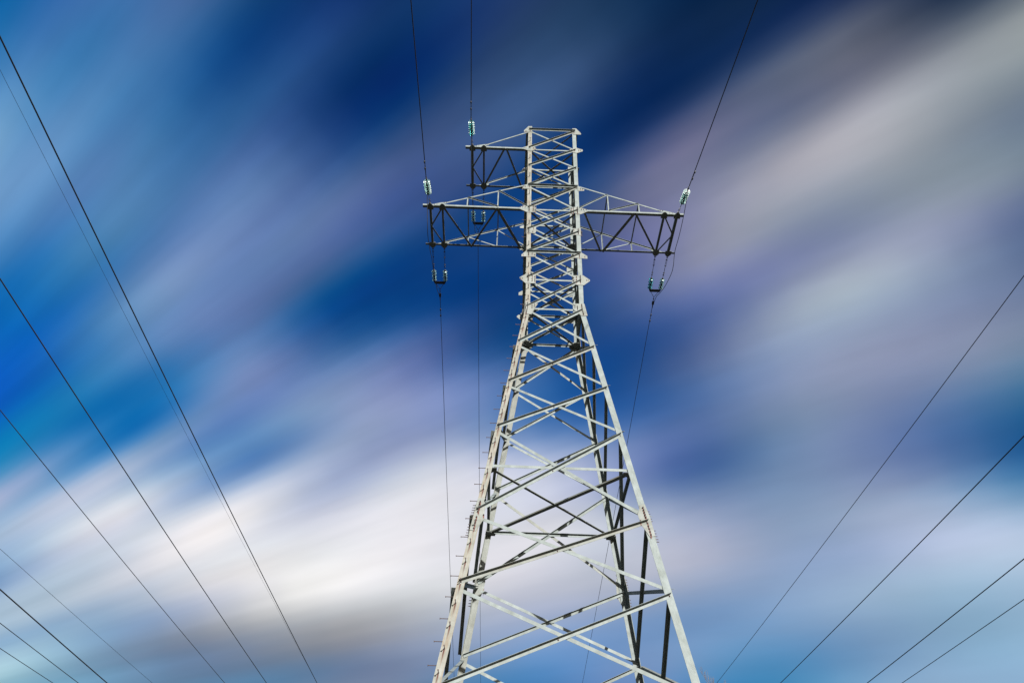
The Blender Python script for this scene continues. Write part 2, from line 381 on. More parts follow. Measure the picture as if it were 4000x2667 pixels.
def ground_mat():
    mt, nt, b = new_mat('dry_grass_field', 0.95)
    L = nt.links.new
    geo = node(nt, 'ShaderNodeNewGeometry')
    n1 = node(nt, 'ShaderNodeTexNoise')
    n1.inputs['Scale'].default_value = 0.35
    n1.inputs['Detail'].default_value = 8
    n2 = node(nt, 'ShaderNodeTexNoise')
    n2.inputs['Scale'].default_value = 9
    n2.inputs['Detail'].default_value = 6
    L(geo.outputs['Position'], n1.inputs['Vector'])
    L(geo.outputs['Position'], n2.inputs['Vector'])
    r = node(nt, 'ShaderNodeValToRGB')
    r.color_ramp.elements[0].position = 0.35
    r.color_ramp.elements[0].color = (0.011, 0.014, 0.006, 1)
    r.color_ramp.elements[1].position = 0.65
    r.color_ramp.elements[1].color = (0.030, 0.025, 0.014, 1)
    ad = node(nt, 'ShaderNodeMath', operation='MULTIPLY_ADD')
    L(n2.outputs[0], ad.inputs[0])
    ad.inputs[1].default_value = 0.5
    L(n1.outputs[0], ad.inputs[2])
    sb = node(nt, 'ShaderNodeMath', operation='SUBTRACT')
    L(ad.outputs[0], sb.inputs[0])
    sb.inputs[1].default_value = 0.25
    L(sb.outputs[0], r.inputs[0])
    L(r.outputs[0], b.inputs['Base Color'])
    bp = node(nt, 'ShaderNodeBump')
    bp.inputs['Strength'].default_value = 0.8
    L(n2.outputs[0], bp.inputs['Height'])
    L(bp.outputs[0], b.inputs['Normal'])
    return mt
M_GROUND = ground_mat()

# ------------------------------------------------------------------ mesh helpers
class MB:
    """collects faces; build() links them as one object"""
    def __init__(self):
        self.v, self.f, self.uv, self.mi = [], [], [], []

    def face(self, pts, uvs=None, mat=0):
        i = len(self.v)
        self.v += [tuple(p) for p in pts]
        self.f.append(tuple(range(i, i + len(pts))))
        self.uv += list(uvs) if uvs else [(0, 0)] * len(pts)
        self.mi.append(mat)

    def prism(self, ring0, ring1, uv0=None, uv1=None, mat=0, caps=True):
        n = len(ring0)
        for i in range(n):
            j = (i + 1) % n
            a = [ring0[i], ring0[j], ring1[j], ring1[i]]
            u = [uv0[i], uv0[j if j else 0], uv1[j if j else 0], uv1[i]] if uv0 else None
            self.face(a, u, mat)
        if caps:
            self.face(list(reversed(ring0)), list(reversed(uv0)) if uv0 else None, mat)
            self.face(list(ring1), list(uv1) if uv1 else None, mat)

    def tube(self, pts, r, seg=8, mat=0, caps=True):
        pts = [Vector(p) for p in pts]
        rs = r if isinstance(r, (list, tuple)) else [r] * len(pts)
        rings = []
        ref = None
        for i, p in enumerate(pts):
            t = (pts[min(i + 1, len(pts) - 1)] - pts[max(i - 1, 0)]).normalized()
            if ref is None:
                ref = Vector((0, 0, 1)) if abs(t.z) < 0.9 else Vector((1, 0, 0))
            a = (ref - t * ref.dot(t)).normalized()
            ref = a
            b = t.cross(a)
            rings.append([p + (a * math.cos(q) + b * math.sin(q)) * rs[i] for q in [2 * math.pi * k / seg for k in range(seg)]])
        for i in range(len(rings) - 1):
            self.prism(rings[i], rings[i + 1], mat=mat, caps=False)
        if caps:
            self.face(list(reversed(rings[0])), None, mat)
            self.face(rings[-1], None, mat)

    def plate(self, poly, n, t, mat=0):
        """flat plate: polygon extruded by t along n"""
        n = Vector(n) * t
        p0 = [Vector(p) for p in poly]
        p1 = [p + n for p in p0]
        uv = [((p.x + p.y), p.z) for p in p0]
        self.prism(p0, p1, uv, uv, mat)

    def box(self, c, ax, ay, az, mat=0):
        c, ax, ay, az = Vector(c), Vector(ax) / 2, Vector(ay) / 2, Vector(az) / 2
        r0 = [c - ax - ay - az, c + ax - ay - az, c + ax + ay - az, c - ax + ay - az]
        r1 = [p + az * 2 for p in r0]
        self.prism(r0, r1, mat=mat)

    def angle(self, p, q, d1, d2, w1, w2=None, t=0.008, lead=0.0, mat=0):
        """steel angle p->q: heel on the line, flanges along d1 and d2"""
        w2 = w2 or w1
        p, q, d1, d2 = Vector(p), Vector(q), Vector(d1).normalized(), Vector(d2).normalized()
        ax = (q - p).normalized()
        p, q = p - ax * lead, q + ax * lead
        prof = [(0, 0), (w1, 0), (w1, t), (t, t), (t, w2), (0, w2)]
        r0 = [p + d1 * a + d2 * b for a, b in prof]
        r1 = [q + d1 * a + d2 * b for a, b in prof]
        ln = (q - p).length
        seed = (p.x * 3.1 + p.z * 1.7) % 7
        us = [0, w1, w1, 0, w2, 0]
        self.prism(r0, r1, [(u, seed) for u in us], [(u, seed + ln) for u in us], mat)

    def lathe(self, c, axis, prof, seg=20, mat=0):
        """prof = [(along, radius)]"""
        axis = Vector(axis).normalized()
        ref = Vector((1, 0, 0)) if abs(axis.x) < 0.8 else Vector((0, 0, 1))
        a = (ref - axis * ref.dot(axis)).normalized()
        b = axis.cross(a)
        c = Vector(c)
        rings = [[c + axis * h + (a * math.cos(k * 2 * math.pi / seg) + b * math.sin(k * 2 * math.pi / seg)) * r for k in range(seg)] for h, r in prof]
        for i in range(len(rings) - 1):
            self.prism(rings[i], rings[i + 1], mat=mat, caps=False)
        self.face(list(reversed(rings[0])), None, mat)
        self.face(rings[-1], None, mat)

    def build(self, name, mats, parent=None, origin=None, smooth=False):
        me = bpy.data.meshes.new(name)
        o = Vector(origin) if origin is not None else Vector((0, 0, 0))
        me.from_pydata([tuple(Vector(v) - o) for v in self.v], [], self.f)
        uvl = me.uv_layers.new(name='UVMap')
        for i, u in enumerate(self.uv):
            uvl.data[i].uv = u
        for i, k in enumerate(self.mi):
            me.polygons[i].material_index = k
        if not isinstance(mats, (list, tuple)):
            mats = [mats]
        for k in mats:
            me.materials.append(k)
        import bmesh
        bm = bmesh.new()
        bm.from_mesh(me)
        bmesh.ops.remove_doubles(bm, verts=bm.verts, dist=1e-5)
        bmesh.ops.recalc_face_normals(bm, faces=bm.faces)
        bm.to_mesh(me)
        bm.free()
        if smooth:
            for pl in me.polygons:
                pl.use_smooth = True
        ob = bpy.data.objects.new(name, me)
        COL.objects.link(ob)
        ob.location = o
        if parent is not None:
            ob.parent = parent
            pw = Vector(parent.location)
            pp = parent.parent
            while pp is not None:
                pw += Vector(pp.location)
                pp = pp.parent
            ob.location = o - pw
        return ob

def tag(o, label=None, cat=None, group=None, kind=None):
    if label: o['label'] = label
    if cat: o['category'] = cat
    if group: o['group'] = group
    if kind: o['kind'] = kind
    return o

def empty(name, loc):
    o = bpy.data.objects.new(name, None)
    o.empty_display_size = 0.3
    o.location = loc
    COL.objects.link(o)
    return o

# ------------------------------------------------------------------ ground
g = MB()
g.face([(-4000, -4000, 0), (4000, -4000, 0), (4000, 4000, 0), (-4000, 4000, 0)])
tag(g.build('ground', M_GROUND), kind='structure')

# ------------------------------------------------------------------ the tower
def HW(z):
    """half width of the body at height z (outer heel of the legs)"""
    if z > Z['W']:
        return 1.0632 + (1.0486 - 1.0632) * (Z['top'] - z) / (Z['top'] - Z['W'])
    return 1.0486 + 0.1492 * (Z['W'] - z)

tower = empty('lattice_tower', (0, 0, 0))
tag(tower, 'tall white-grey steel lattice tower with three crossarms standing in the middle', 'pylon')

def spin(v, k):
    """turn a vector k quarter turns about the tower axis (front face -> right -> back -> left)"""
    v = Vector(v)
    for _ in range(k):
        v = Vector((-v.y, v.x, v.z))
    return v

# legs: heel at the outer corner, flanges in the two faces; built for the left front corner and turned
LEGW = lambda z: 0.165 if z > Z['W'] else (0.185 if z > Z['L4'] else 0.195)
legs = []
for k in range(4):
    b = MB()
    stops = [Z['top'] + 0.12, Z['W'], Z['W'] - 0.01, Z['L4'], Z['L4'] - 0.01, 0.25]
    ws = [0.165, 0.165, 0.185, 0.185, 0.2, 0.2]
    t = 0.014
    rings, uvs = [], []
    for z, w in zip(stops, ws):
        h = HW(z)
        prof = [(0, 0), (w, 0), (w, t), (t, t), (t, w), (0, w)]
        rings.append([spin((-h + a, -h + c, z), k) for a, c in prof])
        us = [0, w, w, 0, 5 + w, 5]
        uvs.append([(u, z) for u in us])
    for i in range(len(rings) - 1):
        b.prism(rings[i], rings[i + 1], uvs[i], uvs[i + 1], caps=(False))
    b.face(rings[0])
    b.face(list(reversed(rings[-1])))
    lg = b.build('leg', M_RUSTLEG if k == 0 else (M_STEEL2 if k == 3 else M_STEEL), tower)
    if k == 0:
        tag(lg, 'rust-streaked leg carrying the step bolts')
    legs.append(lg)
    f = MB()
    h = HW(0)
    c = spin((-h, -h, 0), k)
    r0 = [c + Vector((a * 0.55, q * 0.55, -0.3)) for a, q in ((-1, -1), (1, -1), (1, 1), (-1, 1))]
    r1 = [c + Vector((a * 0.38, q * 0.38, 0.28)) for a, q in ((-1, -1), (1, -1), (1, 1), (-1, 1))]
    f.prism(r0, r1)
    f.build('footing', M_CONC, tower)

# bracing: per face an X in every bay; one diagonal outside the legs with its flange outwards, the other inside
def nodept(side, z, k, off):
    """point on the leg flange's centre line; side -1 = left, +1 = right seen from outside the face"""
    h = HW(z)
    w = LEGW(z)
    return spin((side * (h - w * 0.5), -h - off, z), k)

def brace(b, p, q, k, outward, w, t=0.007, lead=0.05):
    """angle in face k from p to q; heel on the upper edge, one flange in the face, the other out of or into the tower"""
    n = spin((0, -1, 0), k)
    ax = (q - p).normalized()
    perp = ax.cross(n)
    if perp.z > 0:
        perp = -perp
    n2 = ax.cross(perp)
    if n2.dot(n) < 0:
        n2 = -n2
    hp = -perp * (w / 2)
    b.angle(p + hp, q + hp, perp, n2 if outward else -n2, w, w * (1.3 if outward and k % 2 == 0 else 1.0), t=t, lead=lead)

def hexbolt(b, c, n, r=0.019, l=0.03, mat=1, shank=0.0):
    n = Vector(n).normalized()
    ref = Vector((0, 0, 1))
    a = (ref - n * ref.dot(n)).normalized()
    e = n.cross(a)
    ring = [Vector(c) + (a * math.cos(q) + e * math.sin(q)) * r for q in [math.pi / 3 * k for k in range(6)]]
    b.prism(ring, [p + n * l for p in ring], mat=mat)
    if shank:
        r2 = [Vector(c) + (a * math.cos(q) + e * math.sin(q)) * r * 0.5 for q in [math.pi / 3 * k for k in range(6)]]
        b.prism([p + n * l for p in r2], [p + n * (l + shank) for p in r2], mat=mat)

def brace_bolts(b, p, q, k, t, mid):
    n = spin((0, -1, 0), k)
    ax = (q - p).normalized()
    for f in ([0.0, 1.0] + ([0.5] if mid else [])):
        c = p.lerp(q, f) + n * t
        hexbolt(b, c, n, r=.019, l=.018, mat=1, shank=.012)
        if f != 0.5 or random.random() < .5:
            rr = random.uniform(.02, .05)
            o = n * .0012
            b.face([c + o + Vector((0, 0, -.014)) + ax * .009, c + o + Vector((0, 0, -.014)) - ax * .009, c + o + Vector((0, 0, -.014 - rr * .5))], mat=2)

small = MB()
for bi in range(len(ORDER) - 1):
    ua, lb = ORDER[bi], ORDER[bi + 1]
    upper = Z[lb] >= Z['W'] - 0.01
    w0 = 0.07 if upper else (0.082 if Z[lb] > Z['L4'] + .01 else 0.092)
    for k in range(4):
        gap = 0.05 if upper else 0.10
        w = w0 if (k % 2 == 0 or upper) else w0 + 0.014
        zt, zb = Z[ua] - gap, Z[lb] + gap
        # outside brace: low left -> high right
        p, q = nodept(-1, zb - 0.0, k, 0.004), nodept(1, zt, k, 0.004)
        inn = MB()
        hidden = bi >= 14 or (k in (1, 3) and upper and bi < 6)
        tgt = small if bi >= 14 else MB()
        brace(tgt, p, q, k, True, w)
        if tgt is not small:
            brace_bolts(tgt, p, q, k, 0.007, True)
            tgt.build('diagonal_brace', [M_STEEL2 if (bi * 5 + k) % 3 == 0 else M_STEEL, M_BOLT, M_RUN], tower)
        # inside brace: high left -> low right
        p, q = nodept(-1, zt, k, -0.022), nodept(1, zb, k, -0.022)
        tgt = small if hidden else MB()
        brace(tgt, p, q, k, False, w, lead=0.04)
        if tgt is not small:
            # bolt where the two cross
            tgt.build('diagonal_brace', M_STEEL, tower)
tag(small.build('diagonal_brace', M_STEEL, tower), kind='stuff')

for lv, outw in (('top', True), ('A', False), ('T', True), ('B', False), ('N2', True), ('P', False), ('W', False), ('D', False)):
    w = 0.07 if lv != 'D' else 0.085
    for k in range(4):
        if lv in ('N2', 'T') and k in (1, 3):
            continue
        z = Z[lv]
        b = MB()
        off = 0.020 if outw else -0.036
        brace(b, nodept(-1, z, k, off), nodept(1, z, k, off), k, outw, w, lead=0.05)
        b.build('horizontal_brace', M_STEEL, tower)

# floors of crossed angles inside the body
def floor_x(z, w0, single=False):
    h = HW(z) - 0.10
    cs = [Vector((-h, -h, z)), Vector((h, h, z)), Vector((h, -h, z)), Vector((-h, h, z))]
    for i, (p, q) in enumerate(((cs[0], cs[1]), (cs[2], cs[3]))):
        w = w0 if not (i and w0 > .1) else .135
        w = .09 if (w0 > .1 and not i) else w
        if single and i == 0:
            continue
        b = MB()
        ax = (q - p).normalized()
        side = ax.cross(Vector((0, 0, 1)))
        if side.y > 0:
            side = -side
        dz = Vector((0, 0, -0.02 - 0.014 * i))
        b.angle(p + dz - side * w / 2, q + dz - side * w / 2, side, (0, 0, 1), w, t=0.007)
        b.build('floor_brace', M_STEEL2, tower)
floor_x(Z['top'] - 0.02, 0.07, True)
for lv in ('A', 'B', 'P', 'W'):
    floor_x(Z[lv] - 0.03, 0.085)
floor_x(Z['D'] - 0.03, 0.11)
for lv in ('B', 'W', 'D'):
    z = Z[lv] - 0.085
    h = HW(z) - 0.02
    s = 0.36 if lv != 'D' else 0.3
    for k in (range(4) if lv == 'D' else (2, 3)):
        b = MB()
        b.plate([spin((-h, -h, z), k), spin((-h + s, -h, z), k), spin((-h + s, -h + s * .45, z), k), spin((-h + s * .45, -h + s, z), k), spin((-h, -h + s, z), k)], (0, 0, 1), 0.010)
        b.build('corner_plate', M_STEEL2, tower)

# gusset plates and splices; outlines (x, z) in the front face
PLATES=[
 ('top',[(-1.256,31.503),(-1.257,31.612),(-1.057,31.949),(-0.895,31.960),(-0.892,31.527)]),
 ('top',[(0.910,31.903),(1.071,31.914),(1.289,31.555),(1.285,31.456),(0.942,31.458)]),
 ('A',[(-1.296,30.349),(-1.281,30.256),(-0.981,30.124),(-0.882,30.131),(-0.712,30.268),(-0.727,30.386),(-1.056,30.483)]),
 ('A',[(0.726,30.312),(0.738,30.195),(1.048,30.084),(1.322,30.232),(1.326,30.350),(1.030,30.474)]),
 ('T',[(-1.255,27.656),(-1.254,27.571),(-1.199,27.532),(-0.916,27.549),(-0.918,27.783),(-1.027,27.798)]),
 ('T',[(1.020,27.750),(1.075,27.762),(1.300,27.618),(1.284,27.532),(1.027,27.516)]),
 ('B',[(-1.385,26.332),(-1.379,26.264),(-1.047,26.059),(-0.694,26.079),(-0.690,26.393),(-1.066,26.526)]),
 ('B',[(0.702,26.352),(0.837,26.490),(1.101,26.477),(1.400,26.332),(1.397,26.252),(1.087,26.046),(0.931,26.085),(0.726,26.253)]),
 ('N1',[(-1.019,25.189),(-0.690,25.188),(-0.689,24.920),(-0.727,24.823),(-1.026,24.829)]),
 ('N1',[(0.764,25.193),(1.073,25.210),(1.060,24.801),(0.767,24.823)]),
 ('N2',[(-1.059,23.820),(-0.684,23.804),(-0.695,23.496),(-1.236,23.496),(-1.238,23.593)]),
 ('N2',[(0.742,23.863),(1.065,23.808),(1.271,23.639),(1.270,23.488),(0.782,23.522)]),
 ('P',[(-1.283,22.380),(-1.282,22.312),(-1.062,22.076),(-0.689,22.089),(-0.684,22.531),(-1.044,22.564)]),
 ('P',[(0.695,22.570),(1.078,22.590),(1.320,22.363),(1.317,22.305),(1.092,22.080),(0.815,22.083),(0.699,22.246)]),
 ('W',[(-1.020,21.129),(-0.608,21.057),(-0.696,20.885),(-0.769,20.677),(-0.841,20.490),(-1.044,20.501)]),
 ('W',[(0.686,21.135),(1.069,21.143),(1.158,20.515),(0.926,20.515),(0.831,20.655),(0.678,20.830)]),
 ('S',[(-2.306,12.438),(-2.099,12.447),(-2.140,12.357),(-2.099,12.260),(-2.103,11.765),(-2.311,11.377),(-2.477,11.395)]),
 ('S',[(2.171,12.405),(2.308,12.430),(2.410,11.967),(2.479,11.402),(2.327,11.377),(2.132,11.765),(2.074,12.088),(2.114,12.206)]),
]

def run(b, c, k, ln, w=0.011):
    """a rust run hanging below a bolt on face k, a thin film 1.5 mm proud"""
    x, z = c
    pts = []
    for (dx, dz) in ((-w, 0), (w, 0), (w * .8, -ln * .6), (0.001, -ln), (-w * .7, -ln * .55)):
        zz = z + dz
        pts.append((x + dx, zz))
    return pts

def gusset(lv, outline, k, bolts, name='gusset_plate', runs=True, parent=tower, mat=None):
    b = MB()
    po = 0.006
    pts = [spin((x, -HW(z) - po, z), k) for x, z in outline]
    n = spin((0, -1, 0), k)
    b.plate(pts, n, 0.011)
    for (x, z, r, sh) in bolts:
        h = HW(z) + po + 0.011
        hexbolt(b, spin((x, -h, z), k), n, r=r, l=0.026, shank=sh)
        if runs:
            ln = random.uniform(0.05, 0.13) * (1.7 if lv == 'S' else 1)
            rp = run(b, (x + random.uniform(-.006, .006), z - r * .5), k, ln, .021 if lv == 'S' else .012)
            b.face([spin((a, -(HW(c) + po + 0.0125), c), k) for a, c in rp], mat=2)
    return b.build(name, [mat or M_PLATE, M_BOLT, M_RUN], parent)

def bolt_spots(lv, outline):
    xs = [p[0] for p in outline]; zs = [p[1] for p in outline]
    s = -1 if sum(xs) < 0 else 1
    cx = (min(xs) + max(xs)) / 2; cz = (min(zs) + max(zs)) / 2
    h = HW(cz)
    leg_x = s * (h - 0.085)
    o = []
    if lv in ('A', 'T'):
        o += [(leg_x, cz + .03, .018, .03), (s * (h + .09), cz, .015, .02), (s * (h + .17), cz + .005, .015, .02)]
        if lv == 'A':
            o += [(s * (h - .24), cz + .02, .016, .02), (s * (h - .31), cz + .015, .014, .02)]
    elif lv == 'B':
        o += [(leg_x, cz + d, .02, .045) for d in (.17, .11, .05, -.01, -.07, -.13)]
        o += [(s * (h + d), cz + .06, .017, .04) for d in (.08, .17, .27)]
        o += [(s * (h - .25), cz + d, .018, .04) for d in (.12, -.02, -.12)] + [(s * (h - .33), cz + d, .018, .04) for d in (.1, -.08, -.16)]
    elif lv == 'N1':
        o += [(leg_x, cz + d, .018, .04) for d in (.12, .07, .02, -.03, -.08, -.12)]
        o += [(s * (h - .24), cz - .1, .015, .02), (s * (h - .26), cz + .1, .015, .02)]
    elif lv == 'N2':
        o += [(leg_x, cz + d, .018, .03) for d in (.1, .05, -.01, -.08)]
        o += [(s * (h - .22), cz + .0, .015, .02), (s * (h - .32), cz - .06, .015, .02), (s * (h + .12), cz - .07, .012, .01)]
    elif lv == 'P':
        o += [(leg_x, cz + d, .020, .04) for d in (.2, .14, .08, .02, -.04, -.1)]
        o += [(s * (h - .23), cz + d, .018, .03) for d in (.14, .0, -.11)] + [(s * (h - .33), cz + d, .018, .03) for d in (.1, -.03, -.13)]
        o += [(s * (h + .14), cz, .011, .01), (s * (h + .2), cz, .011, .01)]
    elif lv == 'W':
        hh = [.26, .2, .14, .08, .02, -.05, -.12, -.19, -.25]
        o += [(s * (HW(cz + d) - .075), cz + d, .019, .035) for d in hh]
        o += [(s * (h - .24), cz + d, .018, .03) for d in (.15, .08, .01)] + [(s * (h - .33), cz + d, .016, .03) for d in (.2, .1)]
    elif lv == 'S':
        for d in (.40, .32, .24, .16, .08):
            z = cz + d; o.append((s * (HW(z) - .088), z, .024, .05))
        for d in (-.10, -.19, -.28, -.37, -.46):
            z = cz + d; o.append((s * (HW(z) - .088), z, .024, .015))
        o += [(s * (HW(cz) - .26), cz - .03, .022, .02)]
    elif lv == 'top':
        o += [(leg_x, cz - .1, .016, .02)]
        if s < 0:
            o += [(s * (h + .07), cz - .17, .014, .02), (s * (h + .13), cz - .19, .014, .02)]
    return [q for q in o if min(xs) < q[0] < max(xs) and min(zs) < q[1] < max(zs)]

for lv, outline in PLATES:
    nm = 'splice_plate' if lv == 'S' else 'gusset_plate'
    for k in (0, 2):
        sp_ = bolt_spots(lv, outline)
        par = tower
        if lv == 'S':
            left = outline[0][0] < 0
            par = legs[(0 if left else 1) if k == 0 else (2 if left else 3)]
        gusset(lv, outline, k, sp_, nm, parent=par)
# narrower plates on the two side faces
SIDE = {'A': .22, 'N1': .2, 'P': .24, 'W': .3}
for lv, hh in SIDE.items():
    for k in (1, 3):
        for s in (-1, 1):
            z = Z[lv]; h = HW(z)
            out = [(s * (h - .38), z + hh * .6), (s * (h - .01), z + hh), (s * (HW(z - hh) - .01), z - hh), (s * (h - .30), z - hh * .8)]
            bl = [(s * (HW(z + d) - .08), z + d, .017, .05) for d in (hh * .7, hh * .4, 0, -hh * .4, -hh * .7)]
            gusset(lv, out, k, bl, runs=False)
# splices on the side faces, set one bolt row lower
for k in (1, 3):
    for s in (-1, 1):
        z = Z['L4'] - 0.1
        out = [(s * (HW(z + .5) - .004), z + .5), (s * (HW(z + .5) - .2), z + .5), (s * (HW(z) - .34), z + .1), (s * (HW(z) - .34), z - .15), (s * (HW(z - .6) - .2), z - .6), (s * (HW(z - .6) - .004), z - .6)]
        bl = [(s * (HW(z + d) - .09), z + d, .022, .06) for d in (.42, .34, .26, .18, .10, -.2, -.29, -.38, -.47, -.55)]
        gusset('S', out, k, bl, 'splice_plate', runs=False, parent=legs[{(1, -1): 1, (1, 1): 2, (3, -1): 3, (3, 1): 0}[(k, s)]])

# step bolts: sub-parts of the left front leg; long bolts with a round head
step_heights = [H0 + q for q in (0.57, -0.65, -1.91, -3.05, -4.92, -6.13, -7.32, -8.46, -9.0)]
z = BOLT0 + 0.583
while z > 5:
    step_heights.append(z)
    z -= 0.583
def make_step(face, zz):
    h = HW(zz)
    low = zz < Z['W'] + .2
    ln = 0.20 if low else 0.17
    b = MB()
    if face == 0:
        p, n = Vector((-h + 0.088, -h, zz)), Vector((0, -1, 0))
    else:
        p, n = Vector((-h, -h + 0.088, zz)), Vector((-1, 0, 0))
    b.tube([p - n * 0.03, p + n * ln], 0.0095, 8)
    hexbolt(b, p + n * ln, n, r=0.021, l=0.014, mat=0)
    hexbolt(b, p + n * 0.0, n, r=0.020, l=0.018, mat=0)
    return b, p
for zz in step_heights:
    b, p = make_step(0, zz)
    b.build('step_bolt', M_BOLT, legs[0])
z = H0 - 10.30
side_h = [H0 + q for q in (0.0, -1.3, -2.5, -3.7, -4.6, -5.6, -6.8, -8.0, -9.2)]
while z > 5:
    side_h.append(z)
    z -= 0.585
for zz in side_h:
    b, p = make_step(1, zz)
    b.build('step_bolt', M_BOLT, legs[0])

# crossing bolts of the big front diagonals
cb = MB()
# ------------------------------------------------------------------ crossarms
def crossarm(zlev, s, tip, c1, c2, zig, ties, ttop):
    """s = -1 left / +1 right. zig = underside zigzag [(x, 'F'/'B')...]; ties = x of the tie posts; ttop = (level name)"""
    z = zlev
    h = HW(z)
    w = 0.092
    b = MB()
    # front chord: heel low and outside, one flange up, one flange in
    x0 = s * (h - 0.12)
    b.angle((x0, -h - 0.02, z - 0.05), (s * tip, -h - 0.02, z - 0.05), (0, 0, 1), (0, 1, 0), .082, .125, t=0.009)
    # back chord mirrored
    b.angle((x0, h + 0.02, z - 0.05), (s * tip, h + 0.02, z - 0.05), (0, 0, 1), (0, -1, 0), .09, .10, t=0.009)
    for y in (-h - 0.02, h + 0.02):
        for q in (0.05, 0.14):
            hexbolt(b, (s * (tip - q), y + (0.045 if y < 0 else -0.045), z - 0.05), (0, 0, -1), r=0.014, l=0.012)
    zb = z - 0.062
    b.angle((s * c1 - .049, -h - .02, zb + .004), (s * c1 - .049, h + .02, zb + .004), (1, 0, 0), (0, 0, 1), .098, t=0.010)
    arm = b.build('crossarm', [M_STEEL, M_BOLT], tower)
    # cross members and end plates
    for i, cx in enumerate((c1, c2)):
        m_ = MB()
        wd = 0.098 if i == 0 else 0.08
        if i:
            m_.angle((s * cx - wd / 2, -h, zb), (s * cx - wd / 2, h, zb), (1, 0, 0), (0, 0, 1), wd, t=0.008)
        m_.angle((s * cx + wd / 2, -h, zb - .009), (s * cx + wd / 2, h, zb - .009), (-1, 0, 0), (0, 0, 1), wd * .6, t=0.007)
        m_.build('cross_member', M_STEEL2, arm)
        for sy in (-1, 1):
            pl = MB()
            yy = sy * (h + 0.03)
            o = [(-.13, -sy * .20), (.13, -sy * .20), (.13, 0), (.035, sy * .12), (-.035, sy * .12), (-.13, 0)]
            pl.plate([(s * cx + a, yy + q, zb - 0.024) for a, q in o], (0, 0, 1), 0.012)
            for a in (-.08, 0, .08):
                hexbolt(pl, (s * cx + a, yy - sy * .07, zb - 0.024), (0, 0, -1), r=.014, l=.014)
            pl.build('hanger_plate', [M_STEEL2, M_BOLT], arm)
    # little K between the two cross members
    for sy in (-1, 1):
        m_ = MB()
        p, q = Vector((s * c2, sy * (h - .05), zb - .02)), Vector((s * c1, 0.0, zb - .02))
        ax = (q - p).normalized(); sd = ax.cross(Vector((0, 0, 1)))
        if sd.y > 0:
            sd = -sd
        m_.angle(p - sd * .022, q - sd * .022, sd, (0, 0, 1), .058, t=.006)
        m_.build('arm_brace', M_STEEL2, arm)
    # underside zigzag
    for iz, ((xa, ya), (xb, yb)) in enumerate(zip(zig, zig[1:])):
        if xa is None or xb is None:
            continue
        m_ = MB()
        zq = zb - 0.004 - 0.009 * (iz % 2)
        p = Vector((s * xa, (-h if ya == 'F' else h), zq)); q = Vector((s * xb, (-h if yb == 'F' else h), zq))
        ax = (q - p).normalized(); sd = ax.cross(Vector((0, 0, 1)))
        if sd.y > 0:
            sd = -sd
        wz = 0.115 if (round(abs(xa - xb), 2) == 1.02 and tip > 4) else 0.082
        m_.angle(p - sd * wz / 2, q - sd * wz / 2, sd, (0, 0, 1), wz, t=.007, lead=.03)
        m_.build('arm_brace', M_STEEL2, arm)
    # sloping ties, posts and their small diagonals on both faces
    zt = Z[ttop] + (0.06 if ttop == 'T' else -0.16)
    zt_s = z + 0.10
    xt0, xt1 = s * (h + 0.02), s * (c2 + 0.02 if tip > 4 else c2 + 0.0)
    def tie_pt(x, y):
        f = (x - xt0) / (xt1 - xt0)
        return Vector((x, y, zt + (zt_s - zt) * f))
    for sy in (-1, 1):
        y = sy * (h + 0.004)
        k = 0 if sy < 0 else 2
        m_ = MB()
        brace(m_, tie_pt(xt0, y), tie_pt(xt1, y), k, False, 0.055, t=.007, lead=0.06)
        # the flat that carries the tie down onto the chord
        pe = tie_pt(xt1, y + sy * .012)
        e = [pe + Vector((-s * .22, 0, .085)), pe + Vector((s * .05, 0, .045)), Vector((s * (c1 - .12), pe.y, z + .035)), Vector((s * (c1 - .18), pe.y, z - .045)), Vector((s * (c1 - .32), pe.y, z - .045)), pe + Vector((-s * .2, 0, .005))]
        m_.plate(e, (0, sy, 0), .010)
        for q in (-.17, -.08):
            hexbolt(m_, pe + Vector((s * q, sy * .010, .05 if q == -.17 else .045)), (0, sy, 0), r=.016, l=.03)
        for q in (.22, .32):
            hexbolt(m_, Vector((s * (c2 + q), pe.y + sy * .010, z + .01)), (0, sy, 0), r=.014, l=.02)
        m_.build('tie_beam', [M_STEEL, M_BOLT], arm)
        for i, x in enumerate(ties):
            m_ = MB()
            p, q = tie_pt(s * x, y), Vector((s * x, y, z))
            m_.angle(p + Vector((.02, 0, 0)), q + Vector((.02, 0, 0)), (-1, 0, 0), (0, -sy, 0), .045, t=.006)
            m_.build('post', M_STEEL, arm)
            xn = ties[i + 1] if i + 1 < len(ties) else h
            m_ = MB()
            brace(m_, tie_pt(s * x, y) + Vector((0, sy * .01, 0)), Vector((s * xn, y + sy * .01, z + 0.02 if i + 1 < len(ties) else z + .12)), k, True, .042, t=.006, lead=0)
            m_.build('tie_brace', M_STEEL, arm)
    for x in ties:
        m_ = MB()
        p, q = tie_pt(s * x, -h), tie_pt(s * x, h)
        m_.angle(p + Vector((-.022, 0, 0)), q + Vector((-.022, 0, 0)), (1, 0, 0), (0, 0, 1), .045, t=.006)
        m_.build('tie_strut', M_STEEL2, arm)
    # thick flat in the side face under the arm
    return arm

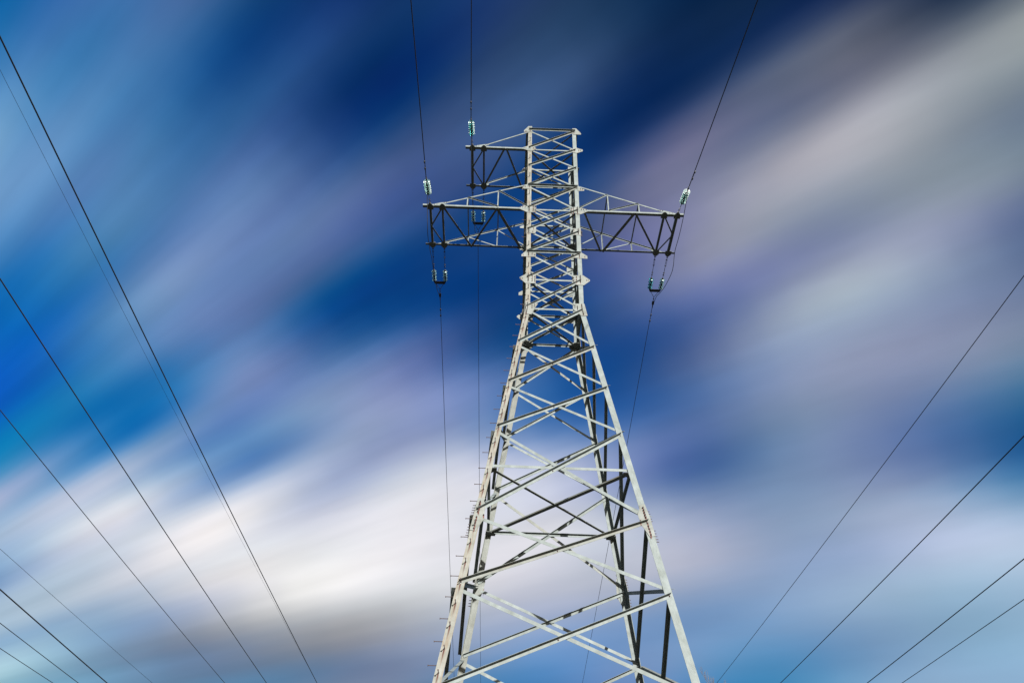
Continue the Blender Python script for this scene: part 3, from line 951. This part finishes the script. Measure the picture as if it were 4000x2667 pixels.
arm_l = crossarm(Z['B'], -1, 5.25, 4.95, 4.46, [(4.44, 'F'), (3.32, 'B'), (2.26, 'F'), (1.24, 'B')], (3.47, 2.24), 'T')
tag(arm_l, 'longer left crossarm')
arm_r = crossarm(Z['B'], 1, 5.27, 5.0, 4.48, [(1.24, 'F'), (2.14, 'B'), (None, 'B'), (2.24, 'B'), (3.26, 'F'), (3.32, 'F'), (4.48, 'B')], (3.48, 2.24), 'T')
arm_u = crossarm(Z['A'], -1, 3.78, 3.48, 2.98, [(2.98, 'B'), (2.08, 'F'), (None, 'F'), (2.0, 'F'), (1.24, 'B')], (), 'top')
tag(arm_u, 'short upper crossarm')

# ------------------------------------------------------------------ insulator strings
DISC_PROF = [(0.0, 0.045), (0.012, 0.05), (0.020, 0.090), (0.034, 0.122), (0.048, 0.1275), (0.054, 0.122), (0.046, 0.112), (0.044, 0.10), (0.060, 0.095), (0.046, 0.085), (0.044, 0.07), (0.062, 0.062), (0.048, 0.05), (0.048, 0.02)]
def string(root, p, d, n, pitch, scale, start, glass=None):
    """n glass discs along direction d beginning start metres from p; returns the far end"""
    d = Vector(d).normalized()
    for i in range(n):
        c = Vector(p) + d * (start + i * pitch)
        b = MB()
        b.lathe(c + d * 0.03, d, [(a * scale, r * scale) for a, r in DISC_PROF], 24)
        disc = b.build('glass_disc', glass or M_GLASS, root, smooth=True)
        b = MB()
        b.lathe(c - d * 0.035, d, [(0, .022), (.01, .034), (.05, .042), (.066, .046), (.068, .02), (.07, .016), (pitch, .014)], 12)
        b.build('cap', M_CAP, disc, smooth=False)
    return Vector(p) + d * (start + n * pitch - 0.02)

def links(b, p, q, knobs, twin=None, r=0.011):
    p, q = Vector(p), Vector(q)
    d = (q - p).normalized()
    ln = (q - p).length
    sd = d.cross(Vector((0, 0, 1))).normalized()
    if twin:
        a, e = twin
        b.tube([p, p + d * ln * a], r, 6)
        for s in (-1, 1):
            b.tube([p + d * ln * a + sd * s * .02, p + d * ln * e + sd * s * .02], r * .75, 6)
        b.tube([p + d * ln * e, q], r, 6)
    else:
        b.tube([p, q], r, 6)
    for f, rr in knobs:
        c = p + d * ln * f
        b.lathe(c - d * .018, d, [(0, rr * .5), (.01, rr), (.026, rr), (.036, rr * .5)], 8)
        b.box(c, sd * rr * 3.0, d * .022, d.cross(sd) * .022)

YB = HW(Z['B']) + 0.14
def front_string(x, zc, label, x_tip=0):
    p = Vector((x, -(HW(zc) + 0.13), zc - 0.07))
    q = Vector((x, -3.02, zc - 0.72))
    d = (q - p).normalized()
    root = empty('insulator_string', p)
    tag(root, label, 'insulator', 'single insulator strings on the near side of the crossarms')
    n, pitch = 6, 0.146
    st = (q - p).length - n * pitch - 0.30
    end = string(root, p, d, n, pitch, 1.02, st, M_TEAL if 'teal' in label else M_GLASS)
    b = MB()
    links(b, p, p + d * st, [(0.08, .03), (0.35, .022), (.9, .026)], twin=(.12, .5))
    b.build('link_rod', M_LINK, root)
    b = MB()
    b.tube([end, q], [0.018, 0.022], 8)
    b.box((end + q) / 2, (0.05, 0, 0), d * .09, d.cross(Vector((1, 0, 0))) * .07)
    b.build('end_clamp', M_LINK, root)
    return q

def back_string(x1, x2, zc, label):
    xm = (x1 + x2) / 2
    h = HW(zc)
    root = empty('insulator_string', (xm, h + .13, zc - .07))
    tag(root, label, 'insulator', 'double insulator strings on the far side of the crossarms')
    yk = Vector((xm, 2.98, zc - 0.33))
    hw_ = 0.235
    for s, x in ((-1, min(x1, x2)), (1, max(x1, x2))):
        p = Vector((x, h + 0.14, zc - .075))
        e = yk + Vector((s * hw_, 0, 0))
        d = (e - p).normalized()
        ln = (e - p).length
        n, pitch = 4, 0.150
        st = ln - n * pitch - .03
        string(root, p, d, n, pitch, 0.82, st, M_TEAL if (x1 > 0 and s < 0) else M_GLASS)
        b = MB()
        links(b, p, p + d * st, [(.05, .028), (.16, .026), (.42, .024), (.74, .028), (.84, .026)], twin=(.17, .42))
        b.build('link_rod', M_LINK, root)
    b = MB()
    dn = (Vector((xm, 3.5, zc - .5)) - yk).normalized()
    o = [(-hw_ - .04, -.03), (hw_ + .04, -.03), (hw_ - .02, .10), (-hw_ + .02, .10)]
    b.plate([yk + Vector((a, 0, 0)) + dn * q for a, q in o], dn.cross(Vector((1, 0, 0))), .014)
    b.build('yoke_plate', M_LINK, root)
    b = MB()
    tip = Vector((xm, 3.34, zc - .44))
    for s in (-1, 1):
        b.tube([yk + Vector((s * (hw_ + .02), 0, 0)), yk + Vector((s * (hw_ * .55), 0, 0)) + dn * .15, tip], .010, 6)
    b.tube([tip, tip + dn * .22], .012, 6)
    b.lathe(tip + dn * .06, dn, [(0, .015), (.01, .03), (.035, .03), (.05, .015)], 8)
    b.build('yoke_strap', M_LINK, root)
    b = MB()
    c = tip + dn * .28
    b.box(c, (0.09, 0, 0), dn * .15, dn.cross(Vector((1, 0, 0))) * .08)
    b.tube([c, c + dn * .25], [.03, .02], 8)
    b.build('end_clamp', M_LINK, root)
    return c

qL = front_string(-4.95, Z['B'], 'single near-side string of pale green glass discs at the tip of the long left crossarm')
qU = front_string(-3.48, Z['A'], 'single near-side string of teal glass discs above the short upper crossarm')
qR = front_string(5.0, Z['B'], 'single near-side string of pale green glass discs at the tip of the right crossarm')
cL = back_string(-4.95, -4.46, Z['B'], 'pair of disc strings with a yoke hanging behind the tip of the long left crossarm')
cU = back_string(-3.48, -2.98, Z['A'], 'pair of disc strings with a yoke hanging behind the tip of the short upper crossarm')
cR = back_string(5.0, 4.48, Z['B'], 'pair of disc strings with a yoke hanging behind the tip of the right crossarm')

# ------------------------------------------------------------------ conductors
def damper(root, p, d):
    b = MB()
    p, d = Vector(p), Vector(d).normalized()
    dn = Vector((0, 0, -1))
    b.tube([p + dn * .05 - d * .17, p + dn * .05 + d * .17], .007, 6)
    for s in (-1, 1):
        b.lathe(p + dn * .05 + d * (s * .17 - .055), d, [(0, .014), (.012, .03), (.095, .034), (.11, .02)], 10)
    b.box(p + dn * .02, (.02, 0, 0), d * .035, (0, 0, .07))
    b.build('vibration_damper', M_LINK, root)

def conductor(p0, phi, slope, curv, length, sgn, label, group, r=0.0165, dist=0.55):
    pts = []
    n = 60
    for i in range(n + 1):
        d = length * (i / n) ** 1.7
        pts.append(Vector((p0.x + phi * d * sgn, p0.y + sgn * d, p0.z + slope * d + curv * d * d)))
    b = MB()
    b.tube(pts, r, 8)
    o = b.build('conductor', M_WIRE, origin=p0, smooth=True)
    tag(o, label, 'power line', group)
    if dist:
        dd = (pts[8] - pts[0]).normalized()
        damper(o, Vector(p0) + dd * dist, dd)
    return o

GF = 'conductors running from the crossarms over the viewer'
GB = 'conductors running away behind the tower'
conductor(qL, -0.004, -0.130, 0.0003, 150, -1, 'dark cable rising to the top edge from the tip of the long left crossarm', GF, dist=.62)
conductor(qU, -0.0205, -0.130, 0.0003, 150, -1, 'dark cable rising straight up from the short upper crossarm to the top edge', GF, dist=.62)
conductor(qR, -0.049, -0.130, 0.0003, 150, -1, 'dark cable rising to the upper right from the tip of the right crossarm', GF, dist=.62)
conductor(cL, 0.0, -0.150, 0.0003, 160, 1, 'thin cable dropping away behind the long left crossarm, left of the tower', GB, r=.012, dist=.95)
conductor(cU, 0.0078, -0.150, 0.0003, 160, 1, 'thin cable dropping away from the upper crossarm, close left of the tower legs', GB, r=.012, dist=None)
conductor(cR, 0.003, -0.160, 0.0003, 160, 1, 'thin cable dropping away behind the right crossarm and crossing the tower legs', GB, r=.012, dist=.8)

def jumper(pts, label):
    # smooth the control points
    P = [Vector(p) for p in pts]
    out = []
    for i in range(len(P) - 1):
        p0, p1, p2, p3 = P[max(i - 1, 0)], P[i], P[i + 1], P[min(i + 2, len(P) - 1)]
        for k in range(8):
            t = k / 8
            out.append(0.5 * ((2 * p1) + (-p0 + p2) * t + (2 * p0 - 5 * p1 + 4 * p2 - p3) * t * t + (-p0 + 3 * p1 - 3 * p2 + p3) * t ** 3))
    out.append(P[-1])
    b = MB()
    b.tube(out, .012, 8)
    o = b.build('jumper_cable', M_WIRE, origin=out[0], smooth=True)
    tag(o, label, 'cable', 'jumper loops under the crossarms')
z = H0
jumper([qR + Vector((0, 0, 0)), (4.97, -2.6, z - 4.93), (4.96, -1.95, z - 5.12), (4.96, -1.0, z - 5.2), (4.96, -.1, z - 5.15), (4.95, .4, z - 5.48), (4.94, .85, z - 5.5), (4.93, 1.9, z - 5.12), (4.86, 2.6, z - 4.85), (4.80, 3.1, z - 4.62), cR + Vector((.04, 0, 0))],
       'slack cable looping below the tip of the right crossarm')
jumper([qL, (-4.94, -2.3, z - 4.8), (-4.92, -1.8, z - 5.2), (-4.90, -1.35, z - 5.6), (-4.9, -.85, z - 5.68), (-4.9, .15, z - 5.35), (-4.88, .8, z - 5.15), (-4.84, 1.6, z - 5.1), (-4.80, 2.4, z - 5.0), (-4.78, 3.0, z - 4.8), cL + Vector((-.04, 0, 0))],
       'slack cable looping below the tip of the long left crossarm')
jumper([qU, (-3.46, -2.3, z - 1.0), (-3.45, -1.3, z - 1.5), (-3.42, -.2, z - 1.75), (-3.38, 1.0, z - 1.6), (-3.35, 2.0, z - 1.3), (-3.36, 2.8, z - .95), (-3.36, 3.2, z - .7), cU + Vector((-.04, 0, 0))],
       'slack cable hanging from the short upper crossarm behind the long left one')

# other lines passing on both sides: parallel wires, mid-span
def passing(x, a, b1, c2, r, label, y0=-110, y1=190):
    pts = []
    for i in range(121):
        y = y0 + (y1 - y0) * i / 120
        d = y + 21.7
        pts.append(Vector((x, y, a + b1 * d + c2 * d * d)))
    b = MB()
    b.tube(pts, r, 8)
    o = b.build('power_line', M_WIRE, origin=pts[0], smooth=True)
    tag(o, label, 'power line', 'wires of the neighbouring lines')
passing(-11.652, 15.839, -0.01956, .0003, .0165, 'dark wire starting highest on the left edge, nearest the tower on that side')
passing(-11.782, 15.472, -0.00772, .0003, .0036, 'hair-thin faint wire just left of the thick wire nearest the tower')
passing(-14.866, 15.960, -0.01535, .0003, .0170, 'dark wire entering at the middle of the left edge')
passing(-17.734, 15.897, -0.00739, .0003, .0135, 'dark wire entering just below the middle of the left edge')
passing(-16.269, 11.189, 0.01318, .0003, .0055, 'faint thin wire, uppermost of the four crossing the lower left corner')
passing(-14.420, 9.691, -0.01102, .0003, .0165, 'thickest wire crossing the lower left corner')
passing(-15.466, 9.373, 0.00171, .0003, .0105, 'thin dark wire in the lower left corner between the thickest one and the lowest one')
passing(-16.569, 8.918, 0.02187, .0003, .0100, 'lowest dark wire cutting the lower left corner')
passing(10.701, 15.367, -0.00061, .0003, .0100, 'thin wire slanting down on the right, nearest wire right of the tower')
passing(13.594, 14.684, 0.00465, .0003, .0165, 'dark wire on the right, second from the tower')
passing(14.934, 12.728, 0.00372, .0003, .0165, 'thick dark wire in the lower right, third from the tower')
passing(14.110, 10.889, 0.01839, .0003, .0115, 'lowest wire cutting the lower right corner')

# ------------------------------------------------------------------ two bare tree tops that just reach the frame
def bare_tree(x, y, h, seed, label):
    h = h - 0.45
    rnd = random.Random(seed)
    tr, cr = MB(), MB()
    n = 9
    pts = [Vector((x + math.sin(i * .7 + seed) * .12, y + math.cos(i * .9) * .1, h * i / n)) for i in range(n + 1)]
    tr.tube(pts, [.16 * (1 - i / n) ** .8 + .004 for i in range(n + 1)], 8)
    def limb(p, d, ln, r, lvl):
        q = p
        ps, rs = [p.copy()], [r]
        for i in range(4):
            d = (d + Vector((rnd.uniform(-.2, .2), rnd.uniform(-.2, .2), rnd.uniform(.05, .3)))).normalized()
            q = q + d * ln / 4
            ps.append(q.copy()); rs.append(max(.003, r * (1 - (i + 1) / 4.6)))
            if lvl < 2:
                for _ in range(2):
                    a = rnd.uniform(0, 6.28)
                    limb(q, (d + Vector((math.cos(a), math.sin(a), .25)) * .8).normalized(), ln * .45, r * .45, lvl + 1)
        cr.tube(ps, rs, 5, caps=False)
    for i in range(26):
        f = .3 + .68 * i / 26
        a = i * 2.4
        k = f * n
        p = pts[int(k)].lerp(pts[min(int(k) + 1, n)], k - int(k))
        limb(p, Vector((math.cos(a), math.sin(a), .9)).normalized(), h * .2 * (1.15 - f), .05 * (1.1 - f) + .006, 0)
    root = empty('bare_tree', (x, y, 0))
    tag(root, label, 'tree', 'leafless trees beyond the tower')
    tr.build('trunk', M_BARK, root)
    cr.build('crown', M_BARK, root)
bare_tree(11.89, 30.00, 19.15, 3, 'leafless treetop just showing at the bottom edge beside the right tower leg')
bare_tree(13.97, 33.00, 19.36, 8, 'leafless treetop barely reaching the bottom edge, farther right of the tower leg')
